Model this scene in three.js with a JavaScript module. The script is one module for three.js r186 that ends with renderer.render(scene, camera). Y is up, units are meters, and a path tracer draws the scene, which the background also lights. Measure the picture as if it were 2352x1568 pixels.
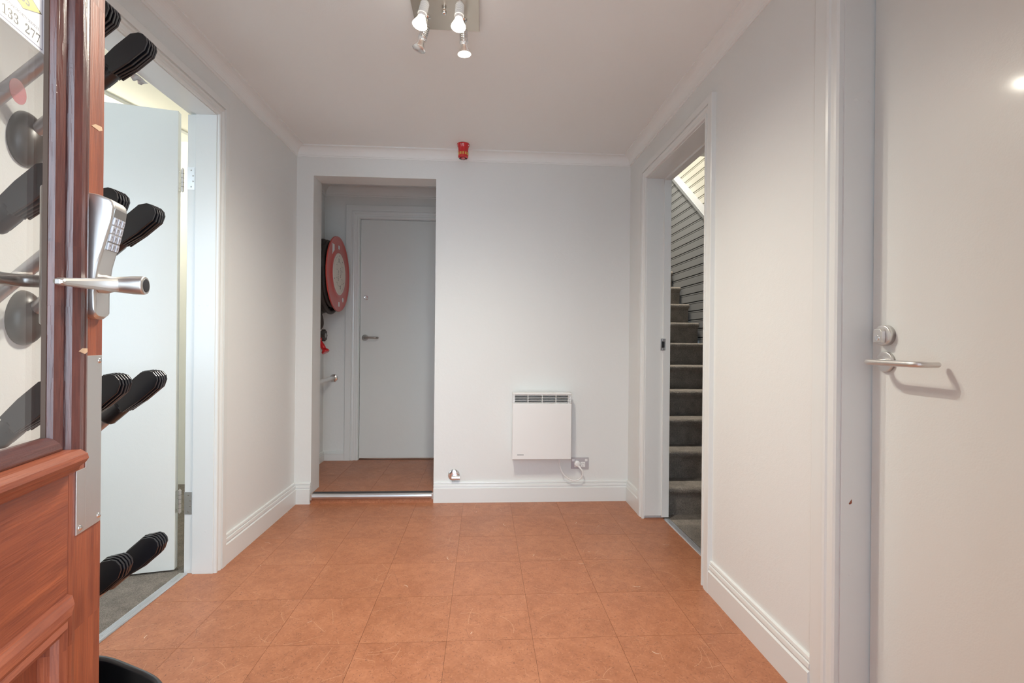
import * as THREE from 'three';
import { RoundedBoxGeometry } from 'three/addons/geometries/RoundedBoxGeometry.js';
import { mergeGeometries, toCreasedNormals } from 'three/addons/utils/BufferGeometryUtils.js';
import { FontLoader } from 'three/addons/loaders/FontLoader.js';
import { TextGeometry } from 'three/addons/geometries/TextGeometry.js';

// ---------------------------------------------------------------- camera, sky, exposure
const scene = new THREE.Scene();
const camera = new THREE.PerspectiveCamera(2 * Math.atan(784 / 1110) * 180 / Math.PI, 2352 / 1568, 0.02, 60);
camera.position.set(0, 1.05, 0);
camera.rotation.order = 'YXZ';
camera.rotation.set(0, -Math.atan(66 / 1110), 0.0093);
const renderer = new THREE.WebGLRenderer();
renderer.toneMapping = THREE.LinearToneMapping;
renderer.toneMappingExposure = 0.745;
renderer.shadowMap.enabled = true;
scene.background = new THREE.Color().setRGB(0.72, 0.86, 1.0);       // overcast daylight behind the open front doorway
scene.backgroundIntensity = 9.0;

const LAMP_CD = 4.8, LAMP_TINT = new THREE.Color().setRGB(1.0, 0.945, 0.81);

// ---------------------------------------------------------------- helpers
const V = (x, y, z) => new THREE.Vector3(x, y, z);
let seed = 7;
const rnd = () => { seed = (seed + 0x6D2B79F5) | 0; let t = Math.imul(seed ^ (seed >>> 15), 1 | seed); t = (t + Math.imul(t ^ (t >>> 7), 61 | t)) ^ t; return ((t ^ (t >>> 14)) >>> 0) / 4294967296; };
const taken = {};
function numbered(n) { const k = taken[n] = (taken[n] ?? -1) + 1; return k ? `${n}_${String(k).padStart(3, '0')}` : n; }
function shade(m) { m.castShadow = true; m.receiveShadow = true; return m; }

function flat(g) { return g.index ? g.toNonIndexed() : g; }
function boxUV(g0, swap = false, off = [0, 0]) {
  const g = flat(g0), p = g.attributes.position, uv = new Float32Array(p.count * 2);
  const a = V(), b = V(), c = V(), n = V();
  for (let i = 0; i < p.count; i += 3) {
    a.fromBufferAttribute(p, i); b.fromBufferAttribute(p, i + 1); c.fromBufferAttribute(p, i + 2);
    n.copy(b).sub(a).cross(c.clone().sub(a));
    const x = Math.abs(n.x), y = Math.abs(n.y), z = Math.abs(n.z);
    [a, b, c].forEach((v, k) => {
      let q = x >= y && x >= z ? [v.z, v.y] : y >= z ? [v.x, v.z] : [v.x, v.y];
      if (swap) q = [q[1], q[0]];
      uv[(i + k) * 2] = q[0] + off[0]; uv[(i + k) * 2 + 1] = q[1] + off[1];
    });
  }
  g.setAttribute('uv', new THREE.BufferAttribute(uv, 2));
  return g;
}
function clean(g) { g = flat(g); for (const k of Object.keys(g.attributes)) if (!['position', 'normal', 'uv'].includes(k)) g.deleteAttribute(k); if (!g.attributes.uv) boxUV(g); if (!g.attributes.normal) g.computeVertexNormals(); return g; }
function join(list) { return list.length === 1 ? clean(list[0]) : mergeGeometries(list.map(clean)); }
function box(x0, x1, y0, y1, z0, z1, bevel = 0, seg = 2) {
  const w = Math.abs(x1 - x0), h = Math.abs(y1 - y0), d = Math.abs(z1 - z0);
  const r = Math.min(bevel, w * .49, h * .49, d * .49);
  const g = r > 0 ? new RoundedBoxGeometry(w, h, d, seg, r) : new THREE.BoxGeometry(w, h, d);
  g.translate((x0 + x1) / 2, (y0 + y1) / 2, (z0 + z1) / 2);
  return boxUV(g);
}
function cyl(a, b, r0, r1 = r0, seg = 28, open = false) {
  const d = b.clone().sub(a), g = new THREE.CylinderGeometry(r1, r0, d.length(), seg, 1, open);
  g.applyQuaternion(new THREE.Quaternion().setFromUnitVectors(V(0, 1, 0), d.clone().normalize()));
  g.translate((a.x + b.x) / 2, (a.y + b.y) / 2, (a.z + b.z) / 2);
  return g;
}
function lathe(pts, a, dir, seg = 40) {                                // profile [radius, along]
  const g = new THREE.LatheGeometry(pts.map(([r, y]) => new THREE.Vector2(Math.max(r, 1e-4), y)), seg);
  g.applyQuaternion(new THREE.Quaternion().setFromUnitVectors(V(0, 1, 0), dir.clone().normalize()));
  g.translate(a.x, a.y, a.z);
  return g;
}
function tube(pts, r, seg = 64, rad = 12, caps = true, tension = 0.5) {
  const c = new THREE.CatmullRomCurve3(pts, false, 'catmullrom', tension), list = [new THREE.TubeGeometry(c, seg, r, rad)];
  if (caps) for (const q of [pts[0], pts[pts.length - 1]]) { const s = new THREE.SphereGeometry(r, rad, 8); s.translate(q.x, q.y, q.z); list.push(s); }
  return join(list);
}
function polyTube(pts, r, bend, seg = 14, rad = 16) {                  // straight runs with round bends
  const path = new THREE.CurvePath();
  let from = pts[0];
  for (let i = 1; i < pts.length - 1; i++) {
    const d0 = pts[i].clone().sub(pts[i - 1]).normalize(), d1 = pts[i + 1].clone().sub(pts[i]).normalize();
    const a = pts[i].clone().addScaledVector(d0, -bend), b = pts[i].clone().addScaledVector(d1, bend);
    path.add(new THREE.LineCurve3(from, a)); path.add(new THREE.QuadraticBezierCurve3(a, pts[i], b)); from = b;
  }
  path.add(new THREE.LineCurve3(from, pts[pts.length - 1]));
  const list = [new THREE.TubeGeometry(path, seg * pts.length, r, rad)];
  for (const q of [pts[0], pts[pts.length - 1]]) { const s = new THREE.SphereGeometry(r, rad, 8); s.translate(q.x, q.y, q.z); list.push(s); }
  return join(list);
}
// a profile [p across, q out] drawn along S-E; the ends may be cut on a mitre
function strip(prof, S, E, A, Q, m = {}) {
  const Ld = E.clone().sub(S).normalize(), n = prof.length;
  const at = (O, [p, q], mp, mq) => O.clone().addScaledVector(A, p).addScaledVector(Q, q).addScaledVector(Ld, (mp || 0) * p + (mq || 0) * q);
  const s = prof.map(k => at(S, k, m.sp, m.sq)), e = prof.map(k => at(E, k, m.ep, m.eq)), tri = [];
  for (let i = 0; i < n; i++) { const j = (i + 1) % n; tri.push(s[i], s[j], e[j], s[i], e[j], e[i]); }
  const cap = THREE.ShapeUtils.triangulateShape(prof.map(([p, q]) => new THREE.Vector2(p, q)), []);
  for (const [a, b, c] of cap) { tri.push(s[a], s[c], s[b]); tri.push(e[a], e[b], e[c]); }
  let vol = 0;
  for (let i = 0; i < tri.length; i += 3) vol += tri[i].dot(tri[i + 1].clone().cross(tri[i + 2]));
  if (vol < 0) for (let i = 0; i < tri.length; i += 3) [tri[i + 1], tri[i + 2]] = [tri[i + 2], tri[i + 1]];
  const g = new THREE.BufferGeometry();
  g.setAttribute('position', new THREE.Float32BufferAttribute(tri.flatMap(v => [v.x, v.y, v.z]), 3));
  g.computeVertexNormals();
  return boxUV(g);
}
// a flat outline in the plane (U, W) at O, given thickness t along T
function slab(pts, O, U, W, T, t, bevel = 0, holes = []) {
  const sh = new THREE.Shape(pts.map(([a, b]) => new THREE.Vector2(a, b)));
  for (const h of holes) sh.holes.push(new THREE.Path(h.map(([a, b]) => new THREE.Vector2(a, b))));
  const g = new THREE.ExtrudeGeometry(sh, { depth: t - 2 * bevel, bevelEnabled: bevel > 0, bevelSize: bevel, bevelThickness: bevel, bevelOffset: -bevel, bevelSegments: 2, curveSegments: 10 });
  g.translate(0, 0, bevel);
  const m = new THREE.Matrix4().makeBasis(U, W, T).setPosition(O);
  g.applyMatrix4(m);
  if (m.determinant() < 0) { const q = flat(g), p = q.attributes.position, nn = q.attributes.normal; for (const at of [p, nn]) for (let i = 0; i < at.count; i += 3) for (let k = 0; k < 3; k++) { const a = at.getComponent(i + 1, k); at.setComponent(i + 1, k, at.getComponent(i + 2, k)); at.setComponent(i + 2, k, a); } return boxUV(q); }
  return boxUV(g);
}
function mesh(name, geos, material, parent) {
  const m = shade(new THREE.Mesh(join(Array.isArray(geos) ? geos : [geos]), material));
  m.name = parent ? name : numbered(name);
  (parent || scene).add(m);
  return m;
}
function thing(name, label, category, group, kind) {
  const g = new THREE.Group(); g.name = numbered(name); scene.add(g);
  g.userData = { label, category }; if (group) g.userData.group = group; if (kind) g.userData.kind = kind;
  return g;
}
const struct = (name, label, category) => thing(name, label, category, null, 'structure');
function structMesh(name, label, category, geos, m) { const o = mesh(name, geos, m); o.userData = { label, category, kind: 'structure' }; return o; }

// ---------------------------------------------------------------- textures
function dataTex(w, h, fn, srgb) {
  const d = new Uint8Array(w * h * 4);
  for (let y = 0; y < h; y++) for (let x = 0; x < w; x++) { const c = fn(x, y), i = (y * w + x) * 4; d[i] = c[0]; d[i + 1] = c[1]; d[i + 2] = c[2]; d[i + 3] = 255; }
  const t = new THREE.DataTexture(d, w, h); t.wrapS = t.wrapT = THREE.RepeatWrapping; t.magFilter = THREE.LinearFilter;
  if (srgb) t.colorSpace = THREE.SRGBColorSpace; t.needsUpdate = true; return t;
}
function noiseField(n, cells) {                                        // tileable value noise
  const g = new Float32Array(cells * cells).map(() => rnd()), out = new Float32Array(n * n);
  const sm = t => t * t * (3 - 2 * t);
  for (let y = 0; y < n; y++) for (let x = 0; x < n; x++) {
    const fx = x / n * cells, fy = y / n * cells, x0 = Math.floor(fx), y0 = Math.floor(fy), tx = sm(fx - x0), ty = sm(fy - y0);
    const a = g[(y0 % cells) * cells + x0 % cells], b = g[(y0 % cells) * cells + (x0 + 1) % cells], c = g[((y0 + 1) % cells) * cells + x0 % cells], d = g[((y0 + 1) % cells) * cells + (x0 + 1) % cells];
    out[y * n + x] = (a * (1 - tx) + b * tx) * (1 - ty) + (c * (1 - tx) + d * tx) * ty;
  }
  return out;
}
const clampB = v => Math.max(0, Math.min(255, v));

// speckled sheet-vinyl / linoleum: base, mottling, thousands of tiny flecks, scuffs
const FLOOR_M = 2.4;
function floorMaps() {
  const n = 2048, buf = new Float32Array(n * n * 3), n1 = noiseField(n, 24), n2 = noiseField(n, 90), n3 = noiseField(n, 400);
  for (let i = 0; i < n * n; i++) {
    const m = (n1[i] - .5) * 10 + (n2[i] - .5) * 14 + (n3[i] - .5) * 12;
    buf[i * 3] = 177 + m; buf[i * 3 + 1] = 115 + m * .9; buf[i * 3 + 2] = 82 + m * .8;
  }
  const dot = (x, y, c, a) => { const i = (((Math.round(y) + n) % n) * n + (Math.round(x) + n) % n) * 3; for (let k = 0; k < 3; k++) buf[i + k] += (c[k] - buf[i + k]) * a; };
  const stroke = (x, y, len, ang, bend, c, a, w = 1) => { for (let s = 0; s < len; s += .7) { dot(x, y, c, a); if (w > 1) { dot(x + 1, y, c, a * .7); dot(x, y + 1, c, a * .7); } x += Math.cos(ang) * .7; y += Math.sin(ang) * .7; ang += bend; } };
  for (let k = 0; k < 34000; k++) { const dark = rnd() < .55; stroke(rnd() * n, rnd() * n, 2 + rnd() * 7, rnd() * 6.28, (rnd() - .5) * .3, dark ? [116, 70, 52] : [206, 150, 114], .34 + rnd() * .38); }
  for (let k = 0; k < 2600; k++) { stroke(rnd() * n, rnd() * n, 1 + rnd() * 3, rnd() * 6.28, 0, [76, 50, 44], .75); }
  for (let k = 0; k < 900; k++) stroke(rnd() * n, rnd() * n, 10 + rnd() * 26, rnd() * 6.28, (rnd() - .5) * .16, [206, 158, 124], .38);
  for (let k = 0; k < 300; k++) stroke(rnd() * n, rnd() * n, 25 + rnd() * 90, rnd() * 6.28, (rnd() - .5) * .02, rnd() < .7 ? [222, 184, 152] : [120, 76, 58], .55);
  for (let k = 0; k < 22; k++) stroke(rnd() * n, rnd() * n, 8 + rnd() * 20, rnd() * 6.28, (rnd() - .5) * .1, [228, 212, 196], .8, 2);
  return dataTex(n, n, (x, y) => { const i = (y * n + x) * 3; return [clampB(buf[i]), clampB(buf[i + 1]), clampB(buf[i + 2])]; }, true);
}
const floorMap = floorMaps(); floorMap.repeat.set(1 / FLOOR_M, 1 / FLOOR_M);
const fn1 = noiseField(512, 9), fn2 = noiseField(512, 60);
const floorRough = dataTex(512, 512, (x, y) => { const v = clampB(108 + (fn1[y * 512 + x] - .5) * 16 + (fn2[y * 512 + x] - .5) * 8); return [v, v, v]; });
floorRough.repeat.set(1 / 1.1, 1 / 1.1);
const cA = noiseField(512, 180), cB = noiseField(512, 12), cC = noiseField(512, 360);
const carpetMap = dataTex(512, 512, (x, y) => { const i = y * 512 + x, v = .72 + cA[i] * .3 + cC[i] * .24 + (cB[i] - .5) * .16; return [clampB(128 * v), clampB(120 * v), clampB(112 * v)]; }, true);
carpetMap.repeat.set(1 / .45, 1 / .45);
const carpetBump = dataTex(512, 512, (x, y) => { const v = clampB(255 * (cA[y * 512 + x] * .5 + cC[y * 512 + x] * .5)); return [v, v, v]; }); carpetBump.repeat.copy(carpetMap.repeat);
const wA = noiseField(512, 200), wB = noiseField(512, 40);
const paintBump = dataTex(512, 512, (x, y) => { const v = clampB(255 * (wA[y * 512 + x] * .45 + wB[y * 512 + x] * .55)); return [v, v, v]; }); paintBump.repeat.set(1 / .5, 1 / .5);
// timber: grain runs along v
const g1 = noiseField(1024, 256), g2 = noiseField(1024, 40), g3 = noiseField(1024, 7);
function woodFn(base, dark) {
  return (x, y) => {
    const yy = Math.floor(y / 14), fx = (x + Math.round(10 * g3[(y % 1024) * 1024 + 100])) & 1023;
    const fine = g1[((yy + (fx >> 3) * 37) & 1023) * 1024 + fx] * .35 + g2[(Math.floor(y / 9) & 1023) * 1024 + fx] * .4 + g3[(Math.floor(y / 2) & 1023) * 1024 + fx] * .25;
    const t = Math.max(0, Math.min(1, .5 + (fine - .5) * 1.5));
    return base.map((b, k) => clampB(b + (dark[k] - b) * t));
  };
}
const woodMap = dataTex(1024, 1024, woodFn([176, 96, 62], [126, 62, 42]), true); woodMap.repeat.set(1 / .55, 1 / .55);
const woodDarkMap = dataTex(1024, 1024, woodFn([118, 68, 58], [80, 45, 44]), true); woodDarkMap.repeat.set(1 / .4, 1 / .4);
const woodBump = dataTex(1024, 1024, (x, y) => { const v = woodFn([255], [0])(x, y)[0]; return [v, v, v]; }); woodBump.repeat.copy(woodMap.repeat);

// ---------------------------------------------------------------- materials
const rgb = (r, g, b) => new THREE.Color().setRGB(r, g, b);
const std = o => new THREE.MeshStandardMaterial(o), phys = o => new THREE.MeshPhysicalMaterial(o);
const M = {
  wall: std({ color: rgb(.80, .813, .802), roughness: .55, bumpMap: paintBump, bumpScale: .0004 }),
  ceiling: std({ color: rgb(.885, .90, .89), roughness: .8, bumpMap: paintBump, bumpScale: .0003 }),
  trim: phys({ color: rgb(.80, .82, .81), roughness: .32, clearcoat: .35, clearcoatRoughness: .22 }),
  cornice: std({ color: rgb(.87, .885, .875), roughness: .6 }),
  leaf: phys({ color: rgb(.78, .80, .78), roughness: .38, clearcoat: .25, clearcoatRoughness: .1, bumpMap: paintBump, bumpScale: .0002 }),
  tile: [[1, 1, 1], [.985, .985, .98], [1.0, .99, .985], [.98, .975, .975]].map(c => std({ map: floorMap, roughnessMap: floorRough, roughness: 1, color: rgb(...c) })),
  seam: std({ color: rgb(.26, .12, .07), roughness: .9 }),
  carpet: std({ map: carpetMap, roughness: 1, bumpMap: carpetBump, bumpScale: .004 }),
  alu: std({ color: rgb(.72, .73, .75), roughness: .35, metalness: 1 }),
  chrome: std({ color: rgb(.82, .83, .85), roughness: .12, metalness: 1 }),
  satin: std({ color: rgb(.74, .72, .70), roughness: .38, metalness: 1 }),
  satinDark: std({ color: rgb(.40, .38, .36), roughness: .35, metalness: 1 }),
  bronzePlate: std({ color: rgb(.62, .56, .48), roughness: .3, metalness: 1 }),
  darkMetal: std({ color: rgb(.05, .05, .055), roughness: .4, metalness: .6 }),
  black: std({ color: rgb(.012, .012, .014), roughness: .42 }),
  blackGloss: phys({ color: rgb(.012, .012, .016), roughness: .3, clearcoat: .4, clearcoatRoughness: .2 }),
  blackRubber: std({ color: rgb(.05, .045, .042), roughness: .6 }),
  flangeBrown: phys({ color: rgb(.075, .065, .058), roughness: .35, clearcoat: .4, clearcoatRoughness: .3 }),
  tubeGrey: std({ color: rgb(.58, .57, .58), roughness: .35, metalness: .8 }),
  red: phys({ color: rgb(.62, .012, .018), roughness: .25, clearcoat: .6, clearcoatRoughness: .12 }),
  redDisc: phys({ color: rgb(.60, .07, .055), roughness: .38, clearcoat: .4, clearcoatRoughness: .25 }),
  amber: std({ color: rgb(.75, .6, .12), roughness: .4 }),
  brass: std({ color: rgb(.35, .22, .08), roughness: .4, metalness: 1 }),
  whitePlastic: phys({ color: rgb(.86, .86, .86), roughness: .35, clearcoat: .2 }),
  heater: phys({ color: rgb(.86, .86, .85), roughness: .4, clearcoat: .25, clearcoatRoughness: .25 }),
  heaterIn: std({ color: rgb(.34, .35, .36), roughness: .6 }),
  greyPlate: phys({ color: rgb(.52, .50, .53), roughness: .4, metalness: .2 }),
  wood: phys({ map: woodMap, roughness: .48, bumpMap: woodBump, bumpScale: .0006, clearcoat: .25, clearcoatRoughness: .3 }),
  woodDark: phys({ map: woodDarkMap, roughness: .3, bumpMap: woodBump, bumpScale: .0008, clearcoat: .5, clearcoatRoughness: .2 }),
  putty: std({ color: rgb(.12, .08, .06), roughness: .6 }),
  chip: std({ color: rgb(.72, .50, .33), roughness: .8 }),
  glass: phys({ color: rgb(1, 1, 1), roughness: 0, transmission: 1, thickness: 0, ior: 1.5 }),
  boardGrey: std({ color: rgb(.24, .243, .25), roughness: .45 }),
  boardCream: std({ color: rgb(.52, .505, .44), roughness: .5 }),
  capGrey: std({ color: rgb(.27, .275, .285), roughness: .4 }),
  creamRoom: std({ color: rgb(.84, .82, .72), roughness: .7 }),
  ceramic: phys({ color: rgb(.88, .86, .82), roughness: .2, clearcoat: .5 }),
  halogenGlass: phys({ color: rgb(.95, .95, .95), roughness: .12, metalness: .7 }),
  bulbGlow: std({ color: rgb(1, 1, 1), emissive: rgb(1, .93, .80), emissiveIntensity: 9 }),
  globeGlow: std({ color: rgb(1, 1, 1), emissive: rgb(1, .92, .75), emissiveIntensity: 6 }),
  foam: std({ color: rgb(.30, .29, .28), roughness: .9 }),
  foil: std({ color: rgb(.66, .68, .70), roughness: .4, metalness: .5, flatShading: true, side: THREE.DoubleSide }),
  ground: std({ color: rgb(.62, .61, .59), roughness: .95 }),
  ink: std({ color: rgb(.12, .13, .15), roughness: .6 }),
};

// ---------------------------------------------------------------- room numbers
const L = -1.2, R = .97, B = -3.17, C = 2.28, F = -.10, T = .12;
const X = V(1, 0, 0), Y = V(0, 1, 0), Z = V(0, 0, 1), nX = V(-1, 0, 0), nY = V(0, -1, 0), nZ = V(0, 0, -1);
const LD = { z0: -2.235, z1: -1.475, h: 2.05 };      // doorway in the left wall
const SD = { z0: -2.83, z1: -2.06, h: 2.03 };        // doorway to the stairs
const BD = { z0: -1.25, z1: -.43, h: 2.32 - .27 };   // closed door in the right wall
const OP = { x0: -1.095, x1: -.315, h: 2.102 };      // opening in the back wall
const FD = { x0: -.57, x1: .36, h: 2.06 };           // front doorway round the camera
const LIN = .02;

// walls: outline with doorway notches, thickness outwards
function wallSide(x, outward, doors, z0, z1, top, thick) {
  const pts = [[z0, 0]];
  for (const d of doors) pts.push([d.z0 - LIN, 0], [d.z0 - LIN, d.h + LIN], [d.z1 + LIN, d.h + LIN], [d.z1 + LIN, 0]);
  pts.push([z1, 0], [z1, top], [z0, top]);
  return slab(pts, V(x, 0, 0), Z, Y, outward, thick);
}
structMesh('wall_left', 'off-white painted wall with the doorway and the boot drying arms', 'wall', wallSide(L, nX, [LD], B - T, F + .24, C + .1, T), M.wall);
structMesh('wall_right', 'off-white painted wall between the stair doorway and the closed flush door', 'wall', wallSide(R, X, [SD, BD], B - T, F + .24, C + .1, T), M.wall);
structMesh('wall_back', 'off-white painted wall behind the panel heater with a plain square opening', 'wall',
  slab([[L, 0], [OP.x0, 0], [OP.x0, OP.h], [OP.x1, OP.h], [OP.x1, 0], [R, 0], [R, C + .1], [L, C + .1]], V(0, 0, B), X, Y, nZ, .155), M.wall);
structMesh('wall_front', 'off-white wall round the open front doorway', 'wall',
  slab([[L, 0], [FD.x0, 0], [FD.x0, FD.h], [FD.x1, FD.h], [FD.x1, 0], [R, 0], [R, C + .1], [L, C + .1]], V(0, 0, F), X, Y, Z, .24), M.wall);
structMesh('ceiling', 'flat off-white painted ceiling of the entrance hall', 'ceiling', box(L - T, R + T, C, C + .1, B - .05, F + .24), M.ceiling);

// floor: base and square tiles
{
  const fl = struct('floor', 'terracotta speckled linoleum tile floor of the hall', 'floor');
  mesh('floor_base', box(L - .13, R + .13, -.12, -.0035, B, F + .24), M.seam, fl);
  const s = .3025, ox = -.1185, oz = -2.305, gap = .0005;
  const xs = [], zs = [];
  for (let k = -5; k <= 4; k++) xs.push(ox + k * s);
  for (let k = -4; k <= 9; k++) zs.push(oz + k * s);
  const lim = (v, a, b) => Math.max(a, Math.min(b, v));
  xs.forEach((x, i) => zs.forEach((z, j) => {
    const x0 = lim(x, L - .12, R + .115), x1 = lim(x + s, L - .12, R + .115), z0 = lim(z, B + .0005, F + .24), z1 = lim(z + s, B + .0005, F + .24);
    if (x1 - x0 < .004 || z1 - z0 < .004) return;
    const turn = (i + j) % 2 === 1, g = box(x0 + gap, x1 - gap, -.0035, 0, z0 + gap, z1 - gap);
    boxUV(g, turn, [i * .417, j * .291]);
    mesh('tile', g, M.tile[(i * 3 + j * 5) % 4], fl);
  }));
}
// ---------------------------------------------------------------- trim
const SK = [[0, 0], [0, .018], [.092, .018], [.096, .012], [.102, .011], [.104, .0155], [.117, .0135], [.1195, .008], [.123, .008], [.1245, .0115], [.1335, .0095], [.135, .007], [.135, 0]];
const CN = (() => { const p = [[0, 0], [0, .060], [.007, .060], [.0075, .051]]; for (let k = 1; k < 8; k++) { const a = k / 8 * Math.PI / 2; p.push([.0075 + .042 * (1 - Math.cos(a)), .051 - .042 * Math.sin(a)]); } p.push([.0505, .009], [.0515, .0055], [.060, .005], [.060, 0]); return p; })();
const CS = [[0, 0], [0, .011], [.003, .0145], [.009, .0155], [.0125, .0145], [.0135, .0105], [.024, .0115], [.0275, .0165], [.033, .0185], [.0375, .0165], [.0385, .0135], [.041, .0135], [.042, .020], [.073, .020], [.075, .0185], [.075, 0]];
structMesh('baseboard_left', 'white moulded skirting board under the left wall', 'baseboard', strip(SK, V(L, 0, B), V(L, 0, LD.z0 - .078), Y, X, { sq: 1 }), M.trim);
structMesh('baseboard_right', 'white moulded skirting board between the stair doorway and the flush door', 'baseboard',
  [strip(SK, V(R, 0, SD.z1 + .076), V(R, 0, BD.z0 - .105), Y, nX), strip(SK, V(R, 0, B), V(R, 0, SD.z0 - .076), Y, nX, { sq: 1 })], M.trim);
structMesh('baseboard_back', 'white moulded skirting board below the panel heater', 'baseboard',
  [strip(SK, V(OP.x1 + .001, 0, B), V(R, 0, B), Y, Z, { sq: 0, eq: -1 }), strip(SK, V(L, 0, B), V(OP.x0 - .001, 0, B), Y, Z, { sq: 1 })], M.trim);
structMesh('trim_1', 'plaster cove cornice along the ceiling of the hall', 'cornice', [
  strip(CN, V(L, C, F), V(L, C, B), nY, X, { sq: 1, eq: -1 }), strip(CN, V(L, C, B), V(R, C, B), nY, Z, { sq: 1, eq: -1 }),
  strip(CN, V(R, C, B), V(R, C, F), nY, nX, { sq: 1, eq: -1 }), strip(CN, V(R, C, F), V(L, C, F), nY, nZ, { sq: 1, eq: -1 })], M.cornice);
// architraves: two sides and a head in the plane of a side wall
function casing(g, x, out, z0, z1, h, w = 1, prof = CS) {
  const P = prof.map(([p, q]) => [p * w, q]);
  mesh('architrave', strip(P, V(x, 0, z0), V(x, h, z0), nZ, out, { ep: 1 }), M.trim, g);
  mesh('architrave', strip(P, V(x, 0, z1), V(x, h, z1), Z, out, { ep: 1 }), M.trim, g);
  mesh('architrave', strip(P, V(x, h, z0), V(x, h, z1), Y, out, { sp: -1, ep: 1 }), M.trim, g);
}
{ // left doorway
  const g = struct('trim_2', 'white moulded architrave and jambs of the carpeted room doorway', 'door frame');
  casing(g, L, X, LD.z0 - .004, LD.z1 + .004, LD.h + .004);
  const xo = L - T - .006;
  mesh('jamb', [box(L + .002, L - .088, 0, LD.h, LD.z0, LD.z0 - LIN, .001), box(L - .088, xo, 0, LD.h, LD.z0 - .007, LD.z0 - LIN, .001)], M.trim, g);
  mesh('jamb', [box(L + .002, L - .088, 0, LD.h, LD.z1, LD.z1 + LIN, .001), box(L - .088, xo, 0, LD.h, LD.z1 + .007, LD.z1 + LIN, .001)], M.trim, g);
  mesh('door_head', [box(L + .002, L - .088, LD.h, LD.h + LIN, LD.z0 - LIN, LD.z1 + LIN, .001), box(L - .088, xo, LD.h + .007, LD.h + LIN, LD.z0 - LIN, LD.z1 + LIN, .001)], M.trim, g);
  for (const y of [1.20, 2.0 - .12, .19]) for (const dx of [.03, .065]) { if (y === .19 && dx > .05) continue; mesh('plug', lathe([[0, .0006], [.0042, .0006], [.005, 0]], V(L - dx, y, LD.z0), Z, 16), M.trim, g); }
}
{ // stair doorway
  const g = struct('trim_3', 'white moulded architrave and jambs of the stair doorway', 'door frame');
  casing(g, R, nX, SD.z0 - .004, SD.z1 + .004, SD.h + .004);
  mesh('jamb', box(R - .002, R + T + .006, .018, SD.h, SD.z0, SD.z0 - LIN, .001), M.trim, g);
  mesh('jamb', box(R - .002, R + T + .006, 0, SD.h, SD.z1, SD.z1 + LIN, .001), M.trim, g);
  mesh('door_head', box(R - .002, R + T + .006, SD.h, SD.h + LIN, SD.z0 - LIN, SD.z1 + LIN, .001), M.trim, g);
  mesh('door_stop', box(R + .1, R + .142, .012, SD.h, SD.z0 + .012, SD.z0, .001), M.trim, g);
  mesh('door_stop', box(R + .1, R + .142, SD.h - .012, SD.h, SD.z0 + .012, SD.z1, .001), M.trim, g);
  const sp = mesh('strike_plate', box(R + .082, R + .112, 1.005, 1.075, SD.z0 + .0125, SD.z0 + .0145, .0008), M.alu, g);
  mesh('latch_hole', box(R + .090, R + .106, 1.022, 1.058, SD.z0 + .0145, SD.z0 + .0149), M.darkMetal, sp);
  for (const y of [1.013, 1.067]) mesh('screw', lathe([[0, .001], [.003, .0008], [.0042, 0]], V(R + .097, y, SD.z0 + .0145), Z, 14), M.chrome, sp);
}
{ // closed flush door on the right
  const g = struct('trim_4', 'white stepped architrave and deep jamb of the closed flush door', 'door frame');
  const PB = [[0, 0], [0, .014], [.006, .018], [.014, .019], [.018, .0145], [.030, .0155], [.034, .020], [.042, .0215], [.046, .017], [.052, .017], [.054, .012], [.1, .012], [.104, .010], [.104, 0]];
  casing(g, R, nX, BD.z0 - .004, BD.z1 + .004, BD.h + .004, 1, PB);
  mesh('jamb', box(R - .002, R + T, 0, BD.h, BD.z0, BD.z0 - LIN, .001), M.trim, g);
  mesh('jamb', box(R - .002, R + T, 0, BD.h, BD.z1, BD.z1 + LIN, .001), M.trim, g);
  mesh('door_head', box(R - .002, R + T, BD.h, BD.h + LIN, BD.z0 - LIN, BD.z1 + LIN, .001), M.trim, g);
  for (const [dx, y] of [[.03, 1.71], [.07, 1.71], [.025, .43]]) mesh('plug', lathe([[0, .0006], [.0045, .0006], [.0055, 0]], V(R + dx, y, BD.z0), Z, 16), M.trim, g);
  mesh('paint_chip', slab([[0, 0], [.008, .012], [.009, .002], [.003, -.002]], V(R + .02, .62, BD.z0 + .0004), X, Y, Z, .0006), M.wood, g);
}
{ // jamb of the front doorway
  const g = struct('trim_5', 'brown timber frame of the open front doorway', 'door frame');
  mesh('jamb', box(FD.x0, FD.x0 + .02, 0, FD.h, F + .05, F + .23, .002), M.woodDark, g);
  mesh('jamb', box(FD.x1 - .02, FD.x1, 0, FD.h, F + .05, F + .23, .002), M.woodDark, g);
  mesh('door_head', box(FD.x0, FD.x1, FD.h - .02, FD.h, F + .05, F + .23, .002), M.woodDark, g);
}
function threshold(name, label, x, z0, z1, w) {
  const prof = [[0, 0]]; const n = 5;
  prof.push([0, .003], [.004, .006]);
  for (let k = 0; k < n; k++) { const a = .006 + k * (w - .012) / n, b = a + (w - .012) / n; prof.push([a + .0012, .0075], [b - .0012, .0075], [b, .0058]); }
  prof.push([w - .003, .005], [w, .002], [w, 0]);
  const o = thing(name, label, 'threshold strip');
  mesh('ribbed_bar', strip(prof, V(x, 0, z0), V(x, 0, z1), nX, Y), M.alu, o);
  for (let z = z0 + .08; z < z1; z += .19) mesh('screw', lathe([[0, .0014], [.003, .001], [.004, 0]], V(x - w / 2, .0062, z), Y, 14), M.satinDark, o);
  return o;
}
threshold('threshold_strip', 'ribbed aluminium floor strip at the carpeted room doorway', L - .105, LD.z0 + .001, LD.z1 - .001, .04);
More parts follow.
